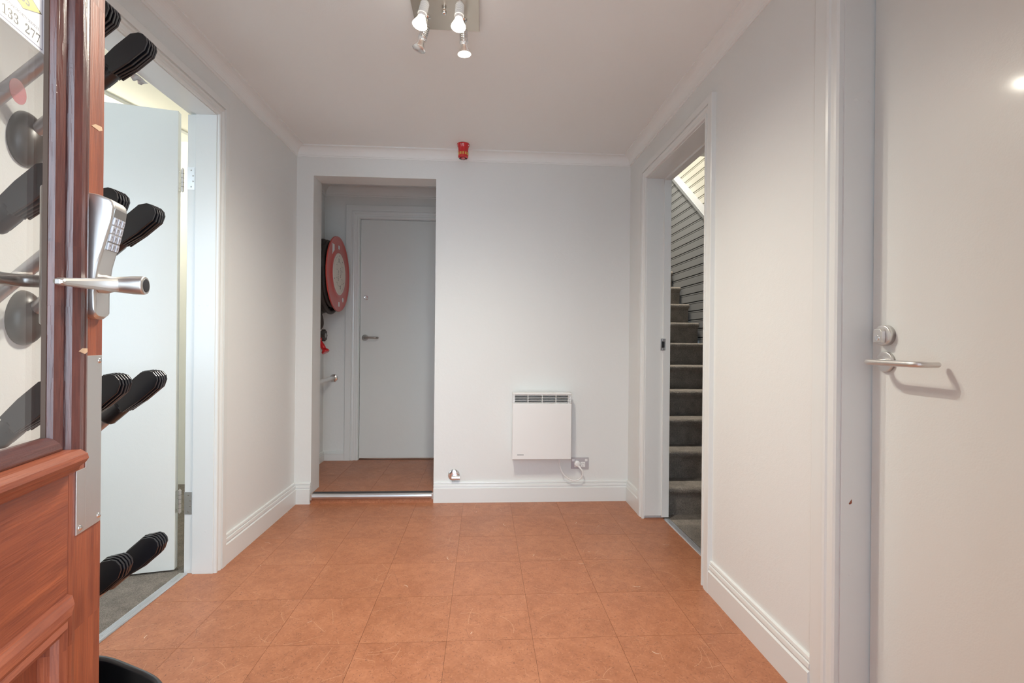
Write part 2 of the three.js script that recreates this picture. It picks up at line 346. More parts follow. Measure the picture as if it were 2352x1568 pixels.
threshold('threshold_strip', 'ribbed aluminium floor strip at the foot of the stair doorway', R + .15, SD.z0 + .014, SD.z1 - .001, .04);

// ---------------------------------------------------------------- carpeted room behind the left doorway
{
  const x1 = L - T, x0 = -4.2, z0 = -3.6, z1 = -.5, h = 2.46;
  structMesh('floor', 'grey carpet floor of the room beyond the doorway', 'carpet', box(x0, x1 - .012, -.1, .004, z0, z1), M.carpet);
  structMesh('ceiling', 'cream ceiling of the carpeted room', 'ceiling', box(x0, x1, h, h + .1, z0, z1), M.creamRoom);
  structMesh('wall_side', 'cream far wall of the carpeted room', 'wall', box(x0 - .1, x0, 0, h, z0, z1), M.creamRoom);
  structMesh('wall_side', 'cream wall of the carpeted room behind the opened white door', 'wall', box(x0, x1, 0, h, z0 - .1, z0), M.creamRoom);
  structMesh('wall_side', 'cream wall of the carpeted room holding its window', 'wall', slab([[x0, 0], [x1, 0], [x1, h], [x0, h]], V(0, 0, z1), X, Y, Z, .1, 0, [[[-3.0, .8], [-3.0, 2.1], [-1.6, 2.1], [-1.6, .8]]]), M.creamRoom);
  const wn = struct('window_1', 'white framed window lighting the carpeted room', 'window');
  mesh('window_frame', slab([[-3.0, .8], [-1.6, .8], [-1.6, 2.1], [-3.0, 2.1]], V(0, 0, z1 + .02), X, Y, Z, .06, 0, [[[-2.95, .85], [-2.95, 2.05], [-1.65, 2.05], [-1.65, .85]]]), M.trim, wn);
  mesh('pane', box(-2.95, -1.65, .85, 2.05, z1 + .048, z1 + .052), M.glass, wn);
  structMesh('trim_6', 'grey ribbed joint strip on the cream ceiling above the opened white door', 'ceiling strip',
    strip([[0, 0], [0, .006], [.008, .012], [.012, .008], [.018, .008], [.022, .012], [.03, .006], [.03, 0]], V(-2.35, h, -2.3), V(-2.02, h, z0), X, nY), M.alu);
  const lamp = thing('ceiling_lamp', 'round glowing ceiling lamp of the carpeted room', 'lamp');
  mesh('lamp_base', lathe([[0, 0], [.15, 0], [.15, .03], [.13, .03]], V(-2.6, h, -3.1), nY), M.whitePlastic, lamp);
  mesh('lamp_globe', lathe([[.13, .03], [.12, .07], [.07, .1], [0, .11]], V(-2.6, h, -3.1), nY), M.globeGlow, lamp);
  const p = new THREE.PointLight(rgb(1, .95, .84), 2.8, 0, 2); p.position.set(-2.6, h - .2, -3.1); p.castShadow = true; p.shadow.radius = 5; scene.add(p);
  // torn strip of silver tape hanging under the head of the doorway
  const n = 14, pts = [], idx = [];
  for (let i = 0; i <= n; i++) for (let j = 0; j <= 3; j++) pts.push(L - .1275 - j * .004 - rnd() * .005, LD.h + .006 - j * (.0065 + .0025 * Math.sin(i * 1.7)) * (i > 11 ? (14.5 - i) / 3.5 : 1) - (j ? rnd() * .004 : 0), -1.83 - i * .0115 + (rnd() - .5) * .005);
  for (let i = 0; i < n; i++) for (let j = 0; j < 3; j++) { const a = i * 4 + j, b = a + 4; idx.push(a, b, a + 1, b, b + 1, a + 1); }
  const g = new THREE.BufferGeometry(); g.setAttribute('position', new THREE.Float32BufferAttribute(pts, 3)); g.setIndex(idx); g.computeVertexNormals();
  const tp = mesh('silver_tape', flat(g), M.foil); tp.geometry.computeVertexNormals();
  tp.userData = { label: 'crumpled silver tape hanging under the head of the carpeted room doorway', category: 'tape' };
}
function leverHandle(g, at, out, along, material, o = {}) {            // rose and a round bar that returns to the door
  const { rose = .026, depth = .055, len = .125, bar = .0085, ret = .035 } = o;
  const h = mesh('rose', [lathe([[0, 0], [rose, 0], [rose, .007], [rose - .0015, .009], [rose * .62, .009], [rose * .6, .0082], [rose * .58, .009], [0, .009]], at, out, 40)], material, g);
  const p0 = at.clone().addScaledVector(out, .004), p1 = at.clone().addScaledVector(out, depth), p2 = p1.clone().addScaledVector(along, len), p3 = p2.clone().addScaledVector(out, -ret);
  mesh('lever', polyTube([p0, p1, p2, p3], bar, .024), material, h);
  return h;
}
{ // white flush door standing open into the carpeted room
  const d = struct('door_2', 'white flush door opened into the carpeted room', 'door');
  const a = 13.2 * Math.PI / 180;
  d.position.set(L - .168, .012, LD.z0 - .020); d.rotation.y = a;      // leaf runs along local -x
  const w = .75, t = .035;
  mesh('leaf', box(-w - .006, -.006, 0, 2.058, -t, 0, .0015), M.leaf, d);
  for (const y0 of [1.702, .252]) {
    const hg = mesh('hinge', [cyl(V(.0085, y0, -.012), V(.0085, y0 + .1, -.012), .0062, .0062, 20), cyl(V(.0085, y0 - .004, -.012), V(.0085, y0 + .106, -.012), .003)], M.satin, d);
    mesh('hinge_plate', box(-.0062, -.0048, y0, y0 + .1, -t + .001, -.002), M.alu, hg);
    for (let k = 0; k < 4; k++) mesh('knuckle_gap', lathe([[.0064, 0], [.0066, .0003], [.0064, .0012]], V(.0085, y0 + .02 * (k + 1) - .0005, -.012), Y, 20), M.darkMetal, hg);
    for (let k = 0; k < 4; k++) mesh('screw', lathe([[0, .0009], [.0028, .0006], [.0036, 0]], V(-.0048, y0 + .013 + k * .0245, k % 3 ? -.024 : -.012), X, 12), M.chrome, hg);
  }
  leverHandle(d, V(-w + .05, 1.0, 0), Z, X, M.satin);
  leverHandle(d, V(-w + .05, 1.0, -t), nZ, X, M.satin);
  const fr = scene.getObjectByName('trim_2');
  for (const y0 of [1.714, .264]) {
    const hp = mesh('hinge_plate', box(L - .094, L - .126, y0, y0 + .1, LD.z0 - .0065, LD.z0 - .0052), M.alu, fr);
    for (let k = 0; k < 4; k++) mesh('screw', lathe([[0, .0009], [.0028, .0006], [.0036, 0]], V(L - (k % 3 ? .101 : .109), y0 + .013 + k * .0245, LD.z0 - .0052), Z, 12), M.satinDark, hp);
  }
}
{ // closed flush door in the right wall
  const d = struct('door_4', 'closed white flush door with a deadlock above its steel lever handle', 'door');
  const x = R + .08;
  mesh('leaf', box(x, x + .036, .006, BD.h - .004, BD.z0 + .004, BD.z1 - .004, .0015), M.leaf, d);
  const h = leverHandle(d, V(x, 1.006, -1.198), nX, Z, M.satin, { rose: .0265, depth: .064, len: .158, bar: .0075, ret: .045 });
  const lk = mesh('deadlock', lathe([[0, 0], [.0265, 0], [.0265, .0135], [.0245, .016], [.012, .016], [0, .016]], V(x, 1.075, -1.198), nX, 40), M.satin, d);
  mesh('lock_turn', slab([[-.0115, -.019], [.0115, -.019], [.0135, -.008], [.0135, .010], [.009, .0165], [-.009, .0165], [-.0135, .010], [-.0135, -.008]], V(x - .016, 1.075, -1.198), Z, Y, nX, .012, .0015), M.satin, lk);
  const ky = mesh('key_cylinder', lathe([[0, .0016], [.0062, .0016], [.0072, 0]], V(x - .028, 1.068, -1.198), nX, 24), M.chrome, lk);
  void ky;
}
// ---------------------------------------------------------------- alcove behind the opening in the back wall
const AF = .06, AX = -1.31, AZ = -4.06, AC = 2.31;
{
  const fl = struct('floor', 'raised terracotta tile floor of the hose reel alcove', 'floor');
  mesh('floor_base', [box(AX, .4, -.1, AF - .0035, AZ - .30, AZ), box(AX, .4, -.1, AF - .0035, AZ, B - .155), box(OP.x0, OP.x1, -.1, AF - .0035, B - .155, B - .004)], M.seam, fl);
  const s = .3025, gap = .0006;
  for (let i = 0; i < 6; i++) for (let j = 0; j < 4; j++) {
    const lo = j ? AX : OP.x0, hi = j ? .4 : OP.x1;
    const x0 = Math.max(lo, -1.34 + i * s), x1 = Math.min(hi, -1.34 + (i + 1) * s), z1 = j ? B - .155 - (j - 1) * s : B - .006, z0 = Math.max(AZ, j ? z1 - s : B - .155);
    if (x1 - x0 < .01 || z1 - z0 < .01) continue;
    const g = box(x0 + gap, x1 - gap, AF - .0035, AF, z0 + gap, z1 - gap); boxUV(g, (i + j) % 2, [i * .37 + .2, j * .23]);
    mesh('tile', g, M.tile[(i + 2 * j) % 4], fl);
  }
  structMesh('wall_alcove', 'shaded off-white side wall of the alcove carrying the hose reel', 'wall', box(AX - .1, AX, 0, AC + .1, AZ - .1, B - .155), M.wall);
  const dx0 = -1.022, dx1 = -.2, dh = 2.05;
  structMesh('wall_alcove', 'off-white wall round the flush door of the alcove', 'wall', slab([[AX, 0], [dx0 - .02, 0], [dx0 - .02, dh + .02], [dx1 + .02, dh + .02], [dx1 + .02, 0], [.4, 0], [.4, AC + .1], [AX, AC + .1]], V(0, 0, AZ), X, Y, nZ, .1), M.wall);
  structMesh('wall_alcove', 'off-white end wall of the alcove behind the heater wall', 'wall', box(.4, .5, 0, AC + .1, AZ - .1, B - .155), M.wall);
  structMesh('wall_alcove', 'off-white passage wall behind the alcove door', 'wall', box(AX - .1, .5, -.1, AC + .1, AZ - .34, AZ - .30), M.wall);
  structMesh('ceiling', 'off-white ceiling of the alcove', 'ceiling', box(AX, .4, AC, AC + .1, AZ, B - .155), M.ceiling);
  const CB = CN.map(([p, q]) => [p * 1.35, q * 1.35]);
  structMesh('trim_7', 'plaster cove cornice of the alcove ceiling', 'cornice', [strip(CB, V(AX, AC, AZ), V(.4, AC, AZ), nY, Z, { sq: 1 }), strip(CB, V(AX, AC, B - .155), V(AX, AC, AZ), nY, X, { eq: -1 })], M.cornice);
  structMesh('baseboard_alcove', 'white skirting board in the alcove corner', 'baseboard', [strip(SK.map(([p, q]) => [p * .58, q]), V(AX, AF, AZ), V(dx0 - .11, AF, AZ), Y, Z, { sq: 1 }), strip(SK.map(([p, q]) => [p * .58, q]), V(AX, AF, B - .155), V(AX, AF, AZ), Y, X, { eq: -1 })], M.trim);
  const g = struct('trim_8', 'white moulded architrave round the alcove door', 'door frame');
  const PA = CS.map(([p, q]) => [p * 1.45, q]);
  mesh('architrave', strip(PA, V(dx0 - .003, AF, AZ), V(dx0 - .003, dh + .003, AZ), nX, Z, { ep: 1 }), M.trim, g);
  mesh('architrave', strip(PA, V(dx1 + .003, AF, AZ), V(dx1 + .003, dh + .003, AZ), X, Z, { ep: 1 }), M.trim, g);
  mesh('architrave', strip(PA, V(dx0 - .003, dh + .003, AZ), V(dx1 + .003, dh + .003, AZ), Y, Z, { sp: -1, ep: 1 }), M.trim, g);
  mesh('jamb', box(dx0 - .02, dx0, AF, dh, AZ - .1, AZ + .001), M.trim, g);
  mesh('jamb', box(dx1, dx1 + .02, AF, dh, AZ - .1, AZ + .001), M.trim, g);
  mesh('door_head', box(dx0 - .02, dx1 + .02, dh, dh + .02, AZ - .1, AZ + .001), M.trim, g);
  const d = struct('door_3', 'closed white flush door inside the alcove beyond the hose reel', 'door');
  mesh('leaf', box(dx0 + .003, dx1 - .003, AF + .012, dh - .003, AZ - .05, AZ - .012, .0015), M.leaf, d);
  leverHandle(d, V(-.978, 1.071, AZ - .012), Z, X, M.satinDark, { rose: .025, depth: .055, len: .108, bar: .0075, ret: .03 });
  const lk = mesh('lock_cylinder', lathe([[0, .004], [.012, .0045], [.0145, .006], [.0185, .006], [.0205, 0]], V(-.972, 1.402, AZ - .012), Z, 32), M.chrome, d);
  mesh('keyhole', box(-.9735, -.9705, 1.394, 1.404, AZ - .0082, AZ - .0072), M.darkMetal, lk);
  // step edge at the opening
  const st = thing('step_nosing', 'silver aluminium nosing bar along the step into the alcove', 'step edge');
  const pr = [[0, -.012], [0, .006], [.004, .014], [.010, .019], [.020, .0215], [.030, .019], [.036, .012], [.0385, .004], [.0385, -.03], [.034, -.03], [.034, -.012]];
  mesh('nosing_bar', strip(pr, V(OP.x0 + .012, AF - .034, B), V(OP.x1 - .010, AF - .034, B), Y, Z), M.alu, st);
  mesh('grip_strip', box(OP.x0 + .012, OP.x1 - .010, AF + .0045, AF + .0065, B - .028, B + .003), M.darkMetal, st);
  for (const x of [OP.x0 + .002, OP.x1 - .010]) mesh('end_cap', box(x, x + .010, AF - .036, AF + .006, B - .004, B + .021, .004), M.satin, st);
  structMesh('trim_9', 'narrow timber riser strip below the aluminium step edge', 'step riser', box(OP.x0, OP.x1, 0, AF - .034, B - .004, B + .004), M.tile[0]);
}
// ---------------------------------------------------------------- stairs
{
  const x0 = R + T + .02, x1 = 1.85, zf = -2.88, go = .195, ri = .175, n = 15;
  structMesh('floor', 'dark grey carpet at the foot of the stairs', 'carpet', box(x0 - .012, x1 + .9, -.1, .004, zf - .02, SD.z1 + .5), M.carpet);
  const st = thing('staircase', 'steep straight flight of grey carpeted stairs beyond the doorway', 'stairs');
  for (let k = 1; k <= n; k++) {
    const y = ri * k, z = zf - go * (k - 1), nose = .026, r = .02, pr = [];
    pr.push([z - go - .01, y - ri - .0], [z - go - .01, y]);
    for (let i = 0; i <= 8; i++) { const a = Math.PI / 2 - i / 8 * Math.PI; pr.push([z + nose - r + Math.cos(a) * r, y - r + Math.sin(a) * r]); }
    pr.push([z + .004, y - 2 * r - .004], [z, y - 2 * r - .014], [z, y - ri + (k > 1 ? .0 : 0)]);
    mesh('carpeted_step', slab(pr, V(x0, 0, 0), Z, Y, X, x1 - x0 - .012), M.carpet, st);
  }
  // boarded side of the stairs: beaded boards below a sloping cap, pale boards above
  const capY = z => 2.10 + (-3.952 - z) * .80;
  const bw = .0785, zn = -2.0, zfz = -6.4;
  const low = struct('wall_stairs', 'grey beaded boards beside the stairs below the sloping cap', 'panelling');
  mesh('backing', box(x1 + .012, x1 + .03, 0, 2.0, zfz, zn), M.boardGrey, low);
  mesh('backing', slab([[zfz, 0], [-3.952, 0], [-3.952, capY(-3.952) - .02], [zfz, capY(zfz) - .02]], V(x1 + .012, 0, 0), Z, Y, X, .018), M.boardGrey, low);
  const zAt = y => -3.952 - (y - 2.10) / .80;                           // where the cap passes this height
  const bead = .009, gr = .0042;
  for (let k = 0; k * bw < 4.2; k++) {
    const a = k * bw + gr, b = (k + 1) * bw - gr, mid = b - bead, list = [];
    for (const [p, q] of [[a, mid - gr], [mid, b]]) {
      const zp = Math.min(zn, zAt(p + .01)), zq = Math.min(zn, zAt(q + .01));
      if (zq < zfz + .05) continue;
      list.push(slab([[zfz, p], [zp, p], [zq, q], [zfz, q]], V(x1, 0, 0), Z, Y, X, .012, .0012));
    }
    if (list.length) mesh('board', list, M.boardGrey, low);
  }
  const up = struct('wall_stairs', 'cream beaded boards high beside the stairs above the sloping cap', 'panelling');
  mesh('backing', box(x1 + .08, x1 + .1, 0, 4.4, zfz, zn), M.boardCream, up);
  for (let k = 18; k * bw < 4.2; k++) {
    const a = k * bw + gr, b = (k + 1) * bw - gr, mid = b - bead;
    mesh('board', [box(x1 + .068, x1 + .08, a, mid - gr, zfz, zn, .0012, 1), box(x1 + .068, x1 + .08, mid, b, zfz, zn, .0012, 1)], M.boardCream, up);
  }
  const cap = thing('stair_cap_rail', 'sloping grey timber cap on the boarded side of the stairs', 'rail');
  const zc0 = -2.2, zc1 = -6.3;
  mesh('cap_board', slab([[zc0, capY(zc0) - .02], [zc1, capY(zc1) - .02], [zc1, capY(zc1) + .018], [zc0, capY(zc0) + .018]], V(x1 - .008, 0, 0), Z, Y, X, .082, .003), M.capGrey, cap);
  structMesh('wall_stairs', 'plain pale wall on the inner side of the stairs', 'wall', box(x0 - .02, x0 - .001, 0, 4.4, -6.4, SD.z0 - .03), M.wall);
  structMesh('wall_stairs', 'pale wall at the head of the stairs', 'wall', box(x0 - .02, x1 + .1, 0, 4.4, -6.5, -6.4), M.creamRoom);
  structMesh('wall_stairs', 'pale wall at the near end of the stairwell', 'wall', box(x0 - .02, x1 + .1, 0, 2.6, SD.z1 + .1, SD.z1 + .2), M.wall);
  structMesh('ceiling', 'low beige ceiling over the foot of the stairs', 'ceiling', box(x0 - .02, x1 + .1, 2.50, 2.62, -3.66, SD.z1 + .2), M.ceiling);
  structMesh('ceiling', 'high cream ceiling over the upper stairs', 'ceiling', box(x0 - .02, x1 + .1, 4.4, 4.5, -6.5, -3.5), M.creamRoom);
  structMesh('wall_stairs', 'cream wall above the low ceiling of the stairs', 'wall', box(x0 - .02, x1 + .1, 2.62, 4.4, -3.66, -3.56), M.creamRoom);
  const lamp = thing('ceiling_lamp', 'round glowing ceiling lamp above the upper stairs', 'lamp');
  mesh('lamp_base', lathe([[0, 0], [.15, 0], [.15, .03], [.13, .03]], V(1.45, 4.4, -4.35), nY), M.whitePlastic, lamp);
  mesh('lamp_globe', lathe([[.13, .03], [.12, .07], [.07, .1], [0, .11]], V(1.45, 4.4, -4.35), nY), M.globeGlow, lamp);
  const p = new THREE.SpotLight(rgb(1, .94, .82), 62, 0, .55, .7, 2); p.position.set(1.45, 4.27, -4.35); p.target.position.set(1.45, 0, -4.35); p.castShadow = true; p.shadow.radius = 5; scene.add(p); scene.add(p.target);
}
structMesh('wall_porch', 'brown boarded side wall of the porch outside the front doorway', 'wall', box(-.80, -.72, -.02, 2.9, F + .24, F + 1.3), M.woodDark);
structMesh('ground', 'grey paving outside the front doorway', 'ground', box(-9, 9, -.2, -.02, F + .245, 16), M.ground);

// ---------------------------------------------------------------- panel heater, outlet
{
  const font = await new FontLoader().loadAsync('fonts/droid/droid_sans_bold.typeface.json');
  const h = thing('panel_heater', 'white wall-mounted panel heater with a louvred top and a small grey name', 'heater');
  const x0 = .1905, x1 = .5705, y0 = .2975, y1 = .7215, yg = .656, zb = B + .012, zf = B + .097;
  mesh('body', [box(x0 + .004, x1 - .004, y0 + .004, yg + .002, zb, zf - .012, .004), box(x0 + .02, x1 - .02, y0 + .06, y1 - .03, B, zb + .004)], M.heater, h);
  mesh('front_panel', box(x0, x1, y0, yg, zf - .014, zf, .005, 3), M.heater, h);
  mesh('top_frame', [box(x0 + .001, x1 - .001, y1 - .011, y1, zb, zf - .002, .003), box(x0 + .001, x0 + .016, yg, y1 - .008, zb, zf - .010, .002), box(x1 - .016, x1 - .001, yg, y1 - .008, zb, zf - .010, .002)], M.heater, h);
  mesh('grille_back', box(x0 + .015, x1 - .015, yg, y1 - .01, zb + .004, zb + .016), M.heaterIn, h);
  for (let k = 0; k < 5; k++) { const y = yg + .004 + k * .0108; mesh('louvre', strip([[0, 0], [.0034, 0], [.0034, .016], [.0012, .016]], V(x0 + .002, y, zf - .020), V(x1 - .002, y, zf - .020), Y, Z), M.heater, h); }
  for (const t of [.26, .5, .735, .945]) mesh('grille_post', box(x0 + (x1 - x0) * t - .002, x0 + (x1 - x0) * t + .002, yg, y1 - .009, zf - .026, zf - .006), M.heater, h);
  const tg = new TextGeometry('SIEMENS', { font, size: .0062, depth: .0004, curveSegments: 3 });
  tg.computeBoundingBox(); const wd = tg.boundingBox.max.x; tg.scale(.041 / wd, 1, 1); tg.translate(x0 + .032, y0 + .027, zf - .0001);
  mesh('name', boxUV(tg), M.ink, h);
  for (const x of [x0 + .024, x1 - .03]) mesh('catch', box(x - .004, x + .004, y0 - .003, y0 + .004, zf - .03, zf - .02), M.darkMetal, h);
  const px = .6235, py = .251;
  const cord = tube([V(.500, y0 + .004, zb + .03), V(.505, .245, zb + .032), V(.528, .190, zb + .030), V(.570, .153, zb + .030), V(.610, .146, zb + .032), V(.640, .160, zb + .035), V(.655, .185, zb + .037), V(.653, .205, zb + .037), V(.6475, .219, zb + .036)], .0042, 90, 10);
  mesh('power_cord', cord, M.whitePlastic, h);
  const pl = mesh('plug', [lathe([[0, .030], [.012, .0295], [.0175, .026], [.0195, .020], [.0195, .004], [.018, 0]], V(px, py, B + .009), Z, 32), cyl(V(px + .006, py - .010, B + .028), V(px + .024, py - .032, B + .047), .0085, .0048, 18)], M.whitePlastic, h);
  mesh('strain_relief', cyl(V(px + .0235, py - .031, B + .0465), V(px + .0255, py - .035, B + .0485), .0052, .0045, 16), M.whitePlastic, pl);

  const o = thing('power_outlet', 'grey double power outlet beside the lower corner of the heater', 'outlet');
  const a0 = .5865, a1 = .7035, b0 = .213, b1 = .2875;
  mesh('face_plate', box(a0, a1, b0, b1, B, B + .009, .0025), M.greyPlate, o);
  for (const x of [a0 + .013, a1 - .017]) mesh('switch', box(x - .0085, x + .0085, b1 - .024, b1 - .008, B + .009, B + .0115, .001), M.whitePlastic, o);
  for (const x of [px, a1 - .039]) {
    const s = mesh('socket', box(x - .0155, x + .0155, b0 + .012, b0 + .046, B + .009, B + .0105, .003), M.whitePlastic, o);
    const cx = x, cy = b0 + .031;
    for (const t of [-1, 1]) { const g = new THREE.BoxGeometry(.0018, .0075, .0006); g.rotateZ(t * .5); g.translate(cx + t * .0068, cy + .003, B + .0108); mesh('pin_slot', boxUV(g), M.darkMetal, s); }
    mesh('pin_slot', box(cx - .0009, cx + .0009, cy - .015, cy - .0075, B + .0105, B + .0111), M.darkMetal, s);
  }
}
{ // door stop on the back wall
  const o = thing('door_stop', 'round chrome door stop on the wall just above the skirting', 'door stop');
  const at = V(-.184, .176, B);
  mesh('wall_plate', lathe([[0, 0], [.0385, 0], [.0385, .004], [.034, .009], [.02, .012], [0, .0125]], at, Z, 44), M.chrome, o);
  mesh('catch_barrel', cyl(V(at.x - .012, at.y - .013, B + .022), V(at.x + .040, at.y - .013, B + .022), .0145, .0145, 28), M.chrome, o);
  mesh('barrel_ring', cyl(V(at.x + .022, at.y - .013, B + .022), V(at.x + .026, at.y - .013, B + .022), .0152, .0152, 28), M.satin, o);
  mesh('stem', cyl(V(at.x + .004, at.y - .013, B + .004), V(at.x + .004, at.y - .013, B + .022), .012), M.chrome, o);
}
{ // red sounder on the ceiling
  const o = thing('fire_alarm_sounder', 'red fire alarm sounder hanging from the ceiling by the cornice', 'alarm');
  const at = V(-.136, C, -3.035);
  mesh('flared_base', lathe([[0, 0], [.0385, 0], [.0395, .004], [.0385, .011], [.034, .02], [.0315, .032], [.031, .048]], at, nY, 44), M.red, o);
  mesh('sounder_body', lathe([[.031, .048], [.0325, .0485], [.0325, .052], [.0318, .053], [.0318, .078], [.031, .083], [.027, .0865], [.016, .089], [0, .0895]], at, nY, 44), M.red, o);
  for (let k = 0; k < 9; k++) for (let j = 0; j < 3; j++) {
    const a = -.95 + k * .5, g = new THREE.BoxGeometry(.010, .0035, .002); g.translate(0, 0, .0318); g.rotateY(a); g.translate(at.x, at.y - .058 - j * .0062, at.z); mesh('amber_slot', boxUV(g), M.amber, o);
  }
  for (let k = 0; k < 14; k++) { const g = new THREE.BoxGeometry(.0025, .002, .012); g.translate(0, 0, .019); g.rotateX(.16); g.rotateY(k * Math.PI / 7); g.translate(at.x, at.y - .0865, at.z); mesh('sound_slot', boxUV(g), M.darkMetal, o); }
  for (const a of [-1.1, -.15, .1, 1.1]) { const g = new THREE.SphereGeometry(.0032, 12, 8); g.translate(at.x + Math.sin(a) * .037, at.y - .0125, at.z + Math.cos(a) * .037); mesh('screw', g, M.chrome, o); }
}
// ---------------------------------------------------------------- ceiling spotlight
{
  const o = thing('ceiling_spotlight', 'square brushed metal ceiling light with four small halogen spots', 'lamp');
  const cx = -.148, cz = -1.772, hs = .122;
  mesh('ceiling_plate', box(cx - hs, cx + hs, C - .022, C, cz - hs, cz + hs, .002), M.bronzePlate, o);
  const kn = mesh('fixing_knob', lathe([[.005, 0], [.005, .006], [.009, .008], [.009, .016], [.006, .020], [0, .021]], V(cx - .005, C - .022, cz), nY, 24), M.chrome, o); void kn;
  const spots = [[-.21, -1.690, V(-.2, -1, .12), true], [-.092, -1.690, V(-.04, -1, .14), true], [-.222, -1.822, V(-.30, -1, .02), false], [-.086, -1.828, V(.05, -1, -.06), true]];
  for (const [x, z, dir, lit] of spots) {
    const d = dir.clone().normalize(), top = V(x, C - .022, z), pv = V(x, C - .052, z);
    const arm = mesh('spot_arm', [cyl(top, pv, .006), lathe([[.014, 0], [.014, .003], [.007, .006]], top, nY, 24), (() => { const s = new THREE.SphereGeometry(.0095, 18, 12); s.translate(pv.x, pv.y, pv.z); return s; })()], M.chrome, o); void arm;
    const h0 = pv.clone().addScaledVector(d, .006);
    const prof = [[0, 0], [.0125, 0], [.0145, .003]];
    for (let k = 0; k < 5; k++) { prof.push([.0145, .006 + k * .007], [.0158, .008 + k * .007], [.0158, .0105 + k * .007], [.0145, .012 + k * .007]); }
    prof.push([.0165, .044], [.0165, .048], [0, .048]);
    const hold = mesh('lamp_holder', lathe(prof, h0, d, 32), lit && z > -1.75 ? M.ceramic : M.chrome, o); void hold;
    const b0 = h0.clone().addScaledVector(d, .048);
    mesh('bulb_neck', lathe([[.0145, 0], [.0145, .006], [.0125, .010]], b0, d, 32), M.halogenGlass, o);
    mesh('bulb', lathe([[.0125, .009], [.0150, .018], [.0195, .028], [.0245, .038], [.0252, .042]], b0, d, 36), lit && z > -1.75 ? M.bulbGlow : M.halogenGlass, o);
    mesh('bulb_lens', lathe([[.0245, .041], [.020, .044], [.01, .046], [0, .0465]], b0, d, 36), lit ? M.bulbGlow : M.halogenGlass, o);
    if (lit) {
      const p = b0.clone().addScaledVector(d, .052);
      const s = new THREE.SpotLight(LAMP_TINT, LAMP_CD, 0, 1.45, 1, 2);
      s.position.copy(p); s.target.position.copy(p).add(d); s.castShadow = true; s.shadow.radius = .9;
      scene.add(s); scene.add(s.target);
    }
  }
}
